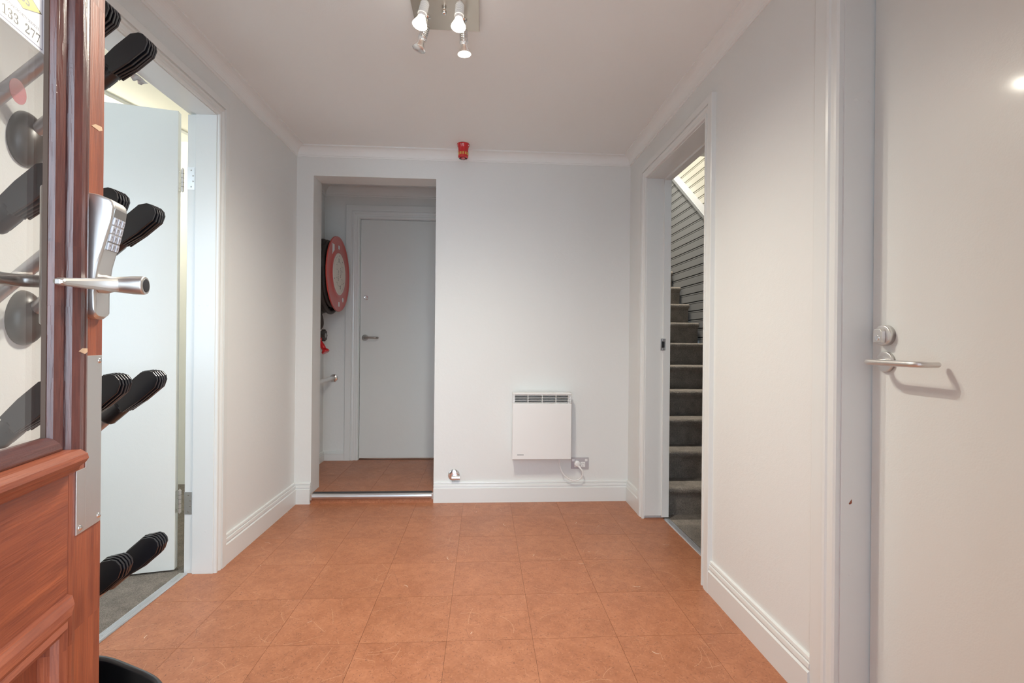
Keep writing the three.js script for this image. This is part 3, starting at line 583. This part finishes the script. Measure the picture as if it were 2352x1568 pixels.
// ---------------------------------------------------------------- fire hose reel in the alcove
{
  const ax = -1.096, cy = 1.545, cz = -3.72, r = .281;
  const o = thing('fire_hose_reel', 'red fire hose reel wound with black hose on the alcove wall', 'hose reel');
  const dsh = [[0, .006], [.165, .006], [.178, .004], [.19, -.004], [.255, -.004], [.272, .000], [.280, .004], [.2815, .000], [.2815, -.006], [.274, -.009], [.18, -.010], [0, -.010]];
  const disc = mesh('front_disc', lathe(dsh, V(ax, cy, cz), X, 72), M.redDisc, o);
  mesh('back_disc', lathe(dsh.map(([a, b]) => [a, -b]).reverse(), V(AX + .045, cy, cz), X, 64), M.redDisc, o);
  mesh('hub', cyl(V(AX + .004, cy, cz), V(ax - .008, cy, cz), .07, .07, 32), M.redDisc, o);
  mesh('wall_bracket', box(AX, AX + .012, cy - .11, cy + .11, cz - .08, cz + .08, .003), M.redDisc, o);
  // printed round plate: ring arcs, small marks
  const cv = document.createElement('canvas'); cv.width = cv.height = 512; const c = cv.getContext('2d');
  c.fillStyle = '#efe7dc'; c.fillRect(0, 0, 512, 512); c.strokeStyle = '#9a948a'; c.lineWidth = 4;
  for (const [rr, a0, a1] of [[222, .3, 1.2], [222, 3.3, 4.3], [150, 1.0, 2.2], [150, 4.1, 5.3]]) { c.beginPath(); c.arc(256, 256, rr, a0, a1); c.stroke(); }
  c.lineWidth = 3; for (const [x, y, w, h] of [[120, 150, 70, 60], [330, 150, 70, 60], [120, 310, 70, 60], [330, 310, 70, 60]]) c.strokeRect(x, y, w, h);
  c.fillStyle = '#4a4540'; for (let k = 0; k < 6; k++) { c.fillRect(300 + Math.sin(k / 5 * 3.1) * 12, 173 + k * 21, 15, 14); c.fillRect(212 - Math.sin(k / 5 * 3.1) * 12, 215 + k * 22, 15, 14); }
  c.fillStyle = '#77716a'; for (let k = 0; k < 6; k++) { c.fillRect(214, 66 + k * 8, 46, 4); c.fillRect(280, 392 + k * 8, 44, 4); }
  c.fillStyle = '#1c1a18'; for (const [x, y] of [[256, 30], [60, 330], [440, 350], [380, 90]]) { c.beginPath(); c.arc(x, y, 8, 0, 6.3); c.fill(); }
  const tx = new THREE.CanvasTexture(cv); tx.colorSpace = THREE.SRGBColorSpace;
  const pg = new THREE.CircleGeometry(.156, 64); pg.rotateY(Math.PI / 2); pg.translate(ax + .0072, cy, cz);
  mesh('printed_plate', pg, std({ map: tx, roughness: .5 }), disc);
  mesh('plate_edge', lathe([[.156, .0060], [.1575, .0072], [.156, .0076]], V(ax, cy, cz), X, 64), M.whitePlastic, disc);
  for (const [y, z, w, h] of [[.165, .115, .05, .085], [.205, -.02, .03, .028], [-.225, -.03, .035, .035]]) mesh('sticker', box(ax - .0035, ax - .0028, cy + y - h / 2, cy + y + h / 2, cz + z - w / 2, cz + z + w / 2), M.whitePlastic, disc);
  mesh('round_sticker', lathe([[0, .001], [.018, .001], [.018, 0]], V(ax - .0035, cy - .185, cz - .13), X, 28), M.whitePlastic, disc);
  // wound hose
  const pts = [], turns = 9, st = turns * 20;
  for (let i = 0; i <= st; i++) {
    const t = i / st, a = t * turns * Math.PI * 2 + .6, layer = t < .55 ? 0 : 1, u = layer ? 1 - (t - .55) / .45 : t / .55;
    const rr = (layer ? .238 : .205) + .007 * Math.sin(i * .41), low = Math.sin(a) < 0 ? 1.13 + .05 * layer : 1;
    pts.push(V(AX + .065 + u * .105, cy + Math.sin(a) * rr * low, cz + Math.cos(a) * rr));
  }
  const e = pts[pts.length - 1];
  pts.push(V(e.x + .015, e.y - .12, e.z + .01), V(-1.20, 1.27, -3.60), V(-1.185, 1.20, -3.61), V(-1.195, 1.152, -3.64), V(-1.23, 1.13, -3.67), V(-1.27, 1.14, -3.68));
  mesh('hose', tube(pts, .0165, 900, 10), M.blackRubber, o);

  const v = thing('hose_valve', 'brass hose valve with a black lobed handwheel under the hose reel', 'valve');
  mesh('valve_body', [cyl(V(AX, 1.083, -3.74), V(-1.225, 1.083, -3.74), .014), lathe([[.02, 0], [.02, .03], [.015, .034]], V(-1.262, 1.083, -3.74), X, 24)], M.brass, v);
  const lob = []; for (let k = 0; k < 48; k++) { const a = k / 48 * Math.PI * 2, rr = .041 + .0045 * Math.cos(a * 8); lob.push([Math.cos(a) * rr, Math.sin(a) * rr]); }
  mesh('handwheel', slab(lob, V(-1.222, 1.083, -3.74), Z, Y, X, .03, .005), M.blackRubber, v);
  mesh('wheel_badge', lathe([[0, .0012], [.016, .0012], [.018, 0]], V(-1.192, 1.083, -3.74), X, 24), M.satinDark, v);
  const nz = thing('hose_nozzle', 'bright red hose nozzle hanging on a ring below the valve handwheel', 'nozzle');
  const a = V(-1.222, 1.037, -3.70), dd = V(.62, -1, .18).normalize();
  mesh('nozzle_body', lathe([[0, 0], [.012, 0], [.016, .008], [.0165, .03], [.018, .034], [.018, .06], [.0165, .064], [.018, .072], [.027, .082], [.029, .088], [.029, .096], [.024, .098], [0, .097]], a, dd, 32), M.red, nz);
  const rg = new THREE.TorusGeometry(.011, .004, 10, 24); rg.rotateY(.6); rg.translate(-1.222, 1.053, -3.70); mesh('hanging_ring', rg, M.red, nz);
  mesh('ring_wire', tube([V(-1.222, 1.062, -3.70), V(-1.218, 1.075, -3.715), V(-1.215, 1.084, -3.73)], .0016, 12, 8), M.darkMetal, nz);

  const rail = thing('grab_rail', 'white pipe rail ending in a chrome flange beside the alcove door', 'rail');
  mesh('pipe', cyl(V(-1.226, .735, AZ + .002), V(-1.226, .735, B - .16), .0155, .0155, 24), M.trim, rail);
  mesh('flange', lathe([[0, 0], [.033, 0], [.033, .004], [.029, .009], [.0165, .011], [.0165, .016]], V(-1.226, .735, AZ), Z, 36), M.chrome, rail);
}
// ---------------------------------------------------------------- boot drying arms on the left wall
{
  const cols = [[-1.335, 'beside the doorway'], [-1.205, 'in the middle column'], [-1.045, 'behind the wooden door']], rows = [[.215, 'lowest', .008], [.655, 'second lowest', 0], [1.100, 'second highest', -.012], [1.566, 'highest', -.045]];
  const ang = 41.5 * Math.PI / 180, dir = V(Math.cos(ang), Math.sin(ang), 0), nor = V(-Math.sin(ang), Math.cos(ang), 0);
  const P = (s, n, z = 0) => V(.004, 0, 0).addScaledVector(dir, s).addScaledVector(nor, n).add(V(0, 0, z));
  const s0 = .332, s1 = .455;
  const fin = (e, back) => [[back, -.0215], [back + .05, -e], [s1 - .024, -e], [s1 - .006, -e * .62], [s1, -e * .25], [s1, e * .25], [s1 - .006, e * .62], [s1 - .024, e], [back + .05, e], [back, .0215]];
  const G = {
    flange: (() => { const g = new THREE.SphereGeometry(1, 36, 20); g.scale(.040, .072, .049); const p = g.attributes.position; for (let i = 0; i < p.count; i++) { if (p.getX(i) < 0) p.setX(i, 0); p.setZ(i, p.getZ(i) * (1 - 1.5 * p.getY(i))); } g.computeVertexNormals(); return clean(g); })(),
    screw: join([lathe([[0, .002], [.004, .0016], [.006, 0]], V(.021, .050, .006), V(.7, .7, .1), 14)]),
    tube: join([cyl(P(.01, 0), P(s0 - .03, 0), .0158, .0158, 28)]),
    collar: join([lathe([[.0160, 0], [.0205, .001], [.0225, .006], [.0225, .052], [.0215, .06], [0, .06]], P(s0 - .058, 0), dir, 32)]),
    slot: (() => { const list = []; for (const a of [.5, 2.2, 3.9]) { const g = new THREE.BoxGeometry(.004, .030, .0012); g.translate(0, 0, .0224); g.rotateY(a); g.applyQuaternion(new THREE.Quaternion().setFromUnitVectors(Y, dir)); const q = P(s0 - .028, 0); g.translate(q.x, q.y, q.z); list.push(g); } return list.map(g => clean(boxUV(g))); })(),
    fins: [0, 1, 2, 3, 4].map(k => { const e = [.0265, .0295, .031, .0295, .0265][k], z = .0185 - k * .00925; return clean(slab(fin(e, s0 - .004), P(0, 0, z - .0026), dir, nor, Z, .0052, .0011)); }),
    core: join([slab([[s0 - .01, -.016], [s1 - .028, -.018], [s1 - .022, 0], [s1 - .028, .018], [s0 - .01, .016]], P(0, 0, -.0185), dir, nor, Z, .037)]),
  };
  for (const [z, cn] of cols) for (const [y, rn, ds] of rows) {
    const o = thing('boot_drying_arm', `black finned boot drying arm ${cn}, ${rn} of its column`, 'drying rack', 'boot drying arms on the wall');
    o.position.set(L, y, z);
    const f = shade(new THREE.Mesh(G.flange, M.flangeBrown)); f.name = 'wall_flange'; o.add(f);
    const sc = shade(new THREE.Mesh(G.screw, M.chrome)); sc.name = 'screw'; f.add(sc);
    const t = shade(new THREE.Mesh(G.tube, M.tubeGrey)); t.name = 'tube'; o.add(t);
    const c = shade(new THREE.Mesh(G.collar, M.blackGloss)); c.name = 'collar'; c.position.copy(dir).multiplyScalar(ds); o.add(c);
    for (const g of G.slot) { const m = shade(new THREE.Mesh(g, M.black)); m.name = 'vent_slot'; c.add(m); }
    const co = shade(new THREE.Mesh(G.core, M.black)); co.name = 'head_core'; co.position.copy(c.position); o.add(co);
    for (const g of G.fins) { const m = shade(new THREE.Mesh(g, M.blackGloss)); m.name = 'fin'; m.position.copy(c.position); o.add(m); }
  }
}
{ // tub on the floor under the arms
  const o = thing('boot_tub', 'black plastic tub with a rolled rim on the floor under the drying arms', 'tub');
  o.position.set(-.927, 0, -1.068); o.rotation.y = -.447;
  const N = 96, a = .172, b = .176, hh = .25, out = (s, y) => { const r = []; for (let i = 0; i < N; i++) { const t = i / N * Math.PI * 2, ct = Math.cos(t), st = Math.sin(t), e = 2 / 4; r.push(V(Math.sign(ct) * Math.pow(Math.abs(ct), e) * (a + s), y, Math.sign(st) * Math.pow(Math.abs(st), e) * (b + s))); } return r; };
  const rings = [out(-.05, .003), out(-.028, .003), out(-.020, .02), out(-.004, hh - .006), out(.002, hh), out(.009, hh - .001), out(.012, hh - .007), out(.009, hh - .014), out(.002, hh - .014), out(-.017, .02), out(-.024, 0), out(-.05, 0)];
  rings.reverse();
  const pos = [], idx = [];
  rings.forEach(r => r.forEach(v => pos.push(v.x, v.y, v.z)));
  for (let k = 0; k < rings.length - 1; k++) for (let i = 0; i < N; i++) { const p = k * N + i, q = k * N + (i + 1) % N; idx.push(p, p + N, q, q, p + N, q + N); }
  for (const [k, up] of [[rings.length - 1, true], [0, false]]) { const c = pos.length / 3; pos.push(0, up ? .003 : 0, 0); for (let i = 0; i < N; i++) { const p = k * N + i, q = k * N + (i + 1) % N; idx.push(...(up ? [c, q, p] : [c, p, q])); } }
  const g = new THREE.BufferGeometry(); g.setAttribute('position', new THREE.Float32BufferAttribute(pos, 3)); g.setIndex(idx); g.computeVertexNormals();
  mesh('tub_shell', boxUV(g), M.blackGloss, o);
  const bl = thing('grey_block', 'upright grey block standing inside the black tub', 'block');
  bl.position.set(-.905, .0045, -1.178); bl.rotation.y = -.447;
  mesh('block_body', box(-.03, .03, 0, .236, -.013, .013, .003), M.foam, bl);
}
// ---------------------------------------------------------------- wooden front door, opened into the hall
{
  const W = .85, th = 12 * Math.PI / 180, E = V(-.7083, 0, -.9441);
  const d = struct('door_1', 'varnished brown timber front door with a glass pane and keypad lock, standing open', 'door');
  // local axes: u along the leaf from the hinge, y up, n out of the weathered face
  const U = V(-Math.sin(th), 0, -Math.cos(th)), Nn = V(Math.cos(th), 0, -Math.sin(th));
  const O = E.clone().addScaledVector(U, -W);
  d.matrixAutoUpdate = true;
  const basis = new THREE.Matrix4().makeBasis(U, Y, Nn);               // local x = u, y = up, z = n
  d.quaternion.setFromRotationMatrix(basis); d.position.copy(O);
  const t = .037, top = 2.03, gb = .893, gu = .700, gu0 = .125, gt = 1.90, su = .752;
  const bevelled = (x0, x1, y0, y1, sw) => boxUV(box(x0, x1, y0, y1, -t, 0, .002), sw);
  mesh('lock_stile', bevelled(su, W, .005, top, false), M.wood, d);
  mesh('hinge_stile', bevelled(0, .075, .005, top, false), M.wood, d);
  mesh('top_rail', bevelled(.075, su, gt + .05, top, true), M.wood, d);
  mesh('middle_rail', bevelled(.075, su, .575, .866, true), M.wood, d);
  mesh('bottom_rail', bevelled(.075, su, .005, .16, true), M.wood, d);
  mesh('lower_panel', [boxUV(box(.075, su, .16, .575, -.026, -.012)), boxUV(box(.16, .645, .23, .51, -.03, -.004, .006))], M.wood, d);
  mesh('glass_pane', box(gu0 - .03, gu + .030, gb - .022, gt + .03, -.014, -.010), M.glass, d);
  mesh('glazing_putty', box(gu - .002, gu + .002, gb, gt, -.0098, -.0035), M.putty, d);
  // mouldings round the pane: an inner bead, mitred, and a broad outer ridge proud of the face
  const BEAD = [[0, -.0095], [0, -.003], [.003, .004], [.012, .008], [.022, .007], [.029, .002], [.031, 0], [.033, -.002], [.033, -.0095]];
  const RIDGE = [[.032, -.002], [.032, 0], [.036, .011], [.045, .018], [.056, .018], [.065, .013], [.069, .009], [.072, .010], [.076, .011], [.084, .009], [.091, .004], [.093, 0], [.093, -.002]];
  const face = (prof, u0, u1, y0, y1, mat, name) => {
    mesh(name, strip(prof, V(u1, y0, 0), V(u1, y1, 0), X, Z, { sp: -1, ep: 1 }), mat, d);
    mesh(name, strip(prof, V(u0, y0, 0), V(u0, y1, 0), nX, Z, { sp: -1, ep: 1 }), mat, d);
    mesh(name, boxUV(strip(prof, V(u0, y0, 0), V(u1, y0, 0), nY, Z, { sp: -1, ep: 1 }), true), mat, d);
    mesh(name, boxUV(strip(prof, V(u0, y1, 0), V(u1, y1, 0), Y, Z, { sp: -1, ep: 1 }), true), mat, d);
  };
  face(BEAD, gu0, gu, gb, gt, M.woodDark, 'glazing_bead');
  mesh('moulding', strip(RIDGE, V(gu, .838, 0), V(gu, gt, 0), X, Z, { ep: 1 }), M.woodDark, d);
  mesh('moulding', strip(RIDGE, V(gu0, .838, 0), V(gu0, gt, 0), nX, Z, { ep: 1 }), M.woodDark, d);
  mesh('moulding', boxUV(strip(RIDGE, V(gu0, gt, 0), V(gu, gt, 0), Y, Z, { sp: -1, ep: 1 }), true), M.woodDark, d);
  // ledge moulding under the pane
  mesh('sill_moulding', boxUV(strip([[0, 0], [0, .004], [.003, .018], [.010, .028], [.018, .030], [.026, .025], [.031, .018], [.037, .016], [.043, .008], [.046, 0]], V(.05, .867, 0), V(.748, .867, 0), nY, Z), true), M.wood, d);
  const LM = [[0, -.012], [0, .004], [.004, .014], [.014, .020], [.022, .016], [.028, .018], [.04, .016], [.05, .008], [.052, 0], [.052, -.002], [.02, -.002], [.02, -.012]];
  face(LM, .12, .700, .19, .570, M.wood, 'panel_moulding');
  // chipped paint
  for (const [u, y, a, l] of [[.806, 1.430, .12, .036], [.740, 1.030, -.1, .024]]) { const g = slab([[0, -.003], [l * .7, -.006], [l, -.002], [l * .95, .004], [l * .4, .003]], V(u, y, 0), V(Math.cos(a), Math.sin(a), 0), V(-Math.sin(a), Math.cos(a), 0), Z, .0009); if (u < .8) g.translate(0, 0, .0182); mesh('worn_patch', g, M.chip, d); }
  // edge guard plate
  const gp = mesh('guard_plate', [box(.797, .8445, .712, 1.018, 0, .0022, .0006), box(.770, .797, .712, .822, 0, .0022, .0006)], M.satin, d);
  for (const [u, y] of [[.836, 1.008], [.837, .724], [.780, .722]]) mesh('screw', lathe([[0, .0034], [.003, .0028], [.0048, .001], [.005, 0]], V(u, y, .0022), Z, 18), M.chrome, gp);

  // security sticker on the outside of the glass
  const cv = document.createElement('canvas'); cv.width = 512; cv.height = 628; const c = cv.getContext('2d');
  c.fillStyle = '#f0f1f6'; c.fillRect(0, 0, 512, 628); c.strokeStyle = '#6a6788'; c.lineWidth = 6; c.strokeRect(24, 22, 464, 582);
  c.fillStyle = '#e4ce10'; c.strokeStyle = '#16141a'; c.lineWidth = 7; c.beginPath(); c.moveTo(256, 225); c.lineTo(474, 322); c.lineTo(270, 412); c.lineTo(38, 322); c.closePath(); c.fill(); c.stroke();
  c.fillStyle = '#3a3208'; c.font = 'bold 104px sans-serif'; c.textAlign = 'center'; c.fillText('CSS', 258, 358);
  c.fillStyle = '#d02a5e'; c.font = 'bold 64px sans-serif'; c.fillText('SECURITY', 256, 170);
  c.fillStyle = '#30304a'; c.font = 'bold 28px sans-serif'; c.fillText('CUSTOM SECURITY SERVICES', 256, 474);
  c.fillStyle = '#15101c'; c.font = 'bold 100px serif'; [...'133 277'].forEach((k, i) => c.fillText(k, 78 + i * 60, 574));
  const tx = new THREE.CanvasTexture(cv); tx.colorSpace = THREE.SRGBColorSpace;
  const sg = new THREE.PlaneGeometry(.098, .120); sg.translate(gu - .0505, 1.489 + .060, -.0095);
  mesh('security_sticker', sg, std({ map: tx, roughness: .4, side: THREE.DoubleSide }), d);

  mesh('red_sticker', lathe([[0, .0004], [.0175, .0004], [.0175, 0]], V(.652, 1.408, -.0148), Z, 36), phys({ color: rgb(.85, .30, .34), roughness: .4, transmission: .9, thickness: 0 }), d);

  // keypad lock: body from its side outline (n against height), then the keys, the lever and its barrel
  const kb = .795, kw = .052;
  const side = [[0, 1.083], [.009, 1.083], [.0135, 1.088], [.0135, 1.13], [.0145, 1.155], [.018, 1.18], [.024, 1.205], [.0315, 1.235], [.037, 1.262], [.0395, 1.282], [.0385, 1.291], [.034, 1.2965], [.018, 1.303], [0, 1.3055]];
  const slices = [0, .02, .06, .14, .26, .4, .6, .74, .86, .94, .98, 1].map(q => {
    const e = Math.min(q, 1 - q) * kw, cr = .020, lift = e < cr ? cr - Math.sqrt(cr * cr - (cr - e) * (cr - e)) : 0, er = .004, thin = e < er ? er - Math.sqrt(er * er - (er - e) * (er - e)) : 0;
    return side.map(([n, y]) => V(kb + q * kw, y < 1.105 ? y + lift * (1.105 - y) / .022 * .95 : y > 1.288 ? y - thin * .6 : y, n > .002 ? Math.max(.002, n - thin) : n));
  });
  const kpp = [], kn = side.length;
  for (let a = 0; a < slices.length - 1; a++) for (let b = 0; b < kn; b++) { const c2 = (b + 1) % kn, p = slices[a], q = slices[a + 1]; for (const v of [p[b], p[c2], q[c2], p[b], q[c2], q[b]]) kpp.push(v.x, v.y, v.z); }
  const kcap = THREE.ShapeUtils.triangulateShape(side.map(([n, y]) => new THREE.Vector2(n, y)), []);
  for (const [a, b, c2] of kcap) { for (const v of [slices[0][a], slices[0][c2], slices[0][b]]) kpp.push(v.x, v.y, v.z); const q = slices[slices.length - 1]; for (const v of [q[a], q[b], q[c2]]) kpp.push(v.x, v.y, v.z); }
  let kvol = 0; for (let a = 0; a < kpp.length; a += 9) kvol += V(kpp[a], kpp[a + 1], kpp[a + 2]).dot(V(kpp[a + 3], kpp[a + 4], kpp[a + 5]).cross(V(kpp[a + 6], kpp[a + 7], kpp[a + 8])));
  if (kvol < 0) for (let a = 0; a < kpp.length; a += 9) for (let b = 0; b < 3; b++) [kpp[a + 3 + b], kpp[a + 6 + b]] = [kpp[a + 6 + b], kpp[a + 3 + b]];
  const kgeo = new THREE.BufferGeometry(); kgeo.setAttribute('position', new THREE.Float32BufferAttribute(kpp, 3));
  const kp = mesh('keypad_lock', boxUV(toCreasedNormals(kgeo, .7)), M.satin, d);
  // keypad face follows the slope of the body
  const f0 = V(0, 1.207, .0246), f1 = V(0, 1.281, .0396), fu = f1.clone().sub(f0), fl = fu.length(); fu.normalize();
  const fnn = V(0, -fu.z, fu.y);
  const fx = kb + .006, fw = kw - .012;
  mesh('key_field', slab([[0, 0], [fw, 0], [fw, fl], [0, fl]], V(fx, f0.y, f0.z), X, fu, fnn, .0012), M.satinDark, kp);
  const kcv = document.createElement('canvas'); kcv.width = 256; kcv.height = 384; const kc = kcv.getContext('2d');
  kc.fillStyle = '#c9c9d2'; kc.fillRect(0, 0, 256, 384); kc.fillStyle = '#1a1a22'; kc.font = 'bold 62px sans-serif'; kc.textAlign = 'center';
  '1 2 3 4 5 6 7 8 9 * 0 #'.split(' ').forEach((k, i) => kc.fillText(k, (i % 3) * 85 + 43, Math.floor(i / 3) * 96 + 70));
  const ktx = new THREE.CanvasTexture(kcv); ktx.colorSpace = THREE.SRGBColorSpace;
  const km = std({ map: ktx, roughness: .35, metalness: .3 });
  for (let i = 0; i < 12; i++) {
    const col = i % 3, row = Math.floor(i / 3), w = fw / 3 - .0042, h = fl / 4.6 - .0036;
    const a = .0021 + col * fw / 3, b = fl - .014 - (row + 1) * (fl - .014) / 4 + .001;
    const g = slab([[a, b], [a + w, b], [a + w, b + h], [a, b + h]], V(fx, f0.y, f0.z), X, fu, fnn, .0038, .0009);
    const p = g.attributes.position, uv = g.attributes.uv, q = V();
    for (let k = 0; k < p.count; k++) { q.fromBufferAttribute(p, k).sub(V(fx, f0.y, f0.z)); uv.setXY(k, (col + Math.min(1, Math.max(0, (q.x - a) / w))) / 3, 1 - (row + 1 - Math.min(1, Math.max(0, (q.dot(fu) - b) / h))) / 4); }
    mesh('key', g, km, kp);
  }
  const ly = 1.146, lu = .812;
  mesh('lever_barrel', [lathe([[.016, 0], [.0165, .01], [.0135, .02], [.0145, .034], [.0165, .05], [.0168, .066], [.0155, .070], [0, .070]], V(lu, ly, .014), Z, 36)], M.satin, kp);
  mesh('lever_key_cap', lathe([[0, .0012], [.0115, .001], [.0125, 0]], V(lu, ly, .084), Z, 28), M.darkMetal, kp);
  const lv = [[.008, -.0105], [.008, .0115], [-.02, .0115], [-.10, .008], [-.164, .0058], [-.171, .003], [-.171, -.003], [-.164, -.0055], [-.1, -.0085], [-.02, -.0115]];
  const tl = .075;
  mesh('lever', slab(lv, V(lu, ly - .001, .033), V(Math.cos(tl), Math.sin(tl), 0), V(-Math.sin(tl), Math.cos(tl), 0), Z, .014, .0045), M.satin, kp);

  // inside plate and lever
  const ip = mesh('inside_plate', box(.763, .815, 1.07, 1.305, -t - .014, -t, .005), M.satin, d);
  mesh('inside_lever', polyTube([V(.800, ly, -t - .01), V(.800, ly, -t - .062), V(.66, ly, -t - .066)], .0105, .03), M.satinDark, ip);
  for (const y of [.2, 1.0, 1.8]) mesh('hinge', cyl(V(-.002, y, -t + .002), V(-.002, y + .1, -t + .002), .006), M.satin, d);
}
renderer.render(scene, camera);
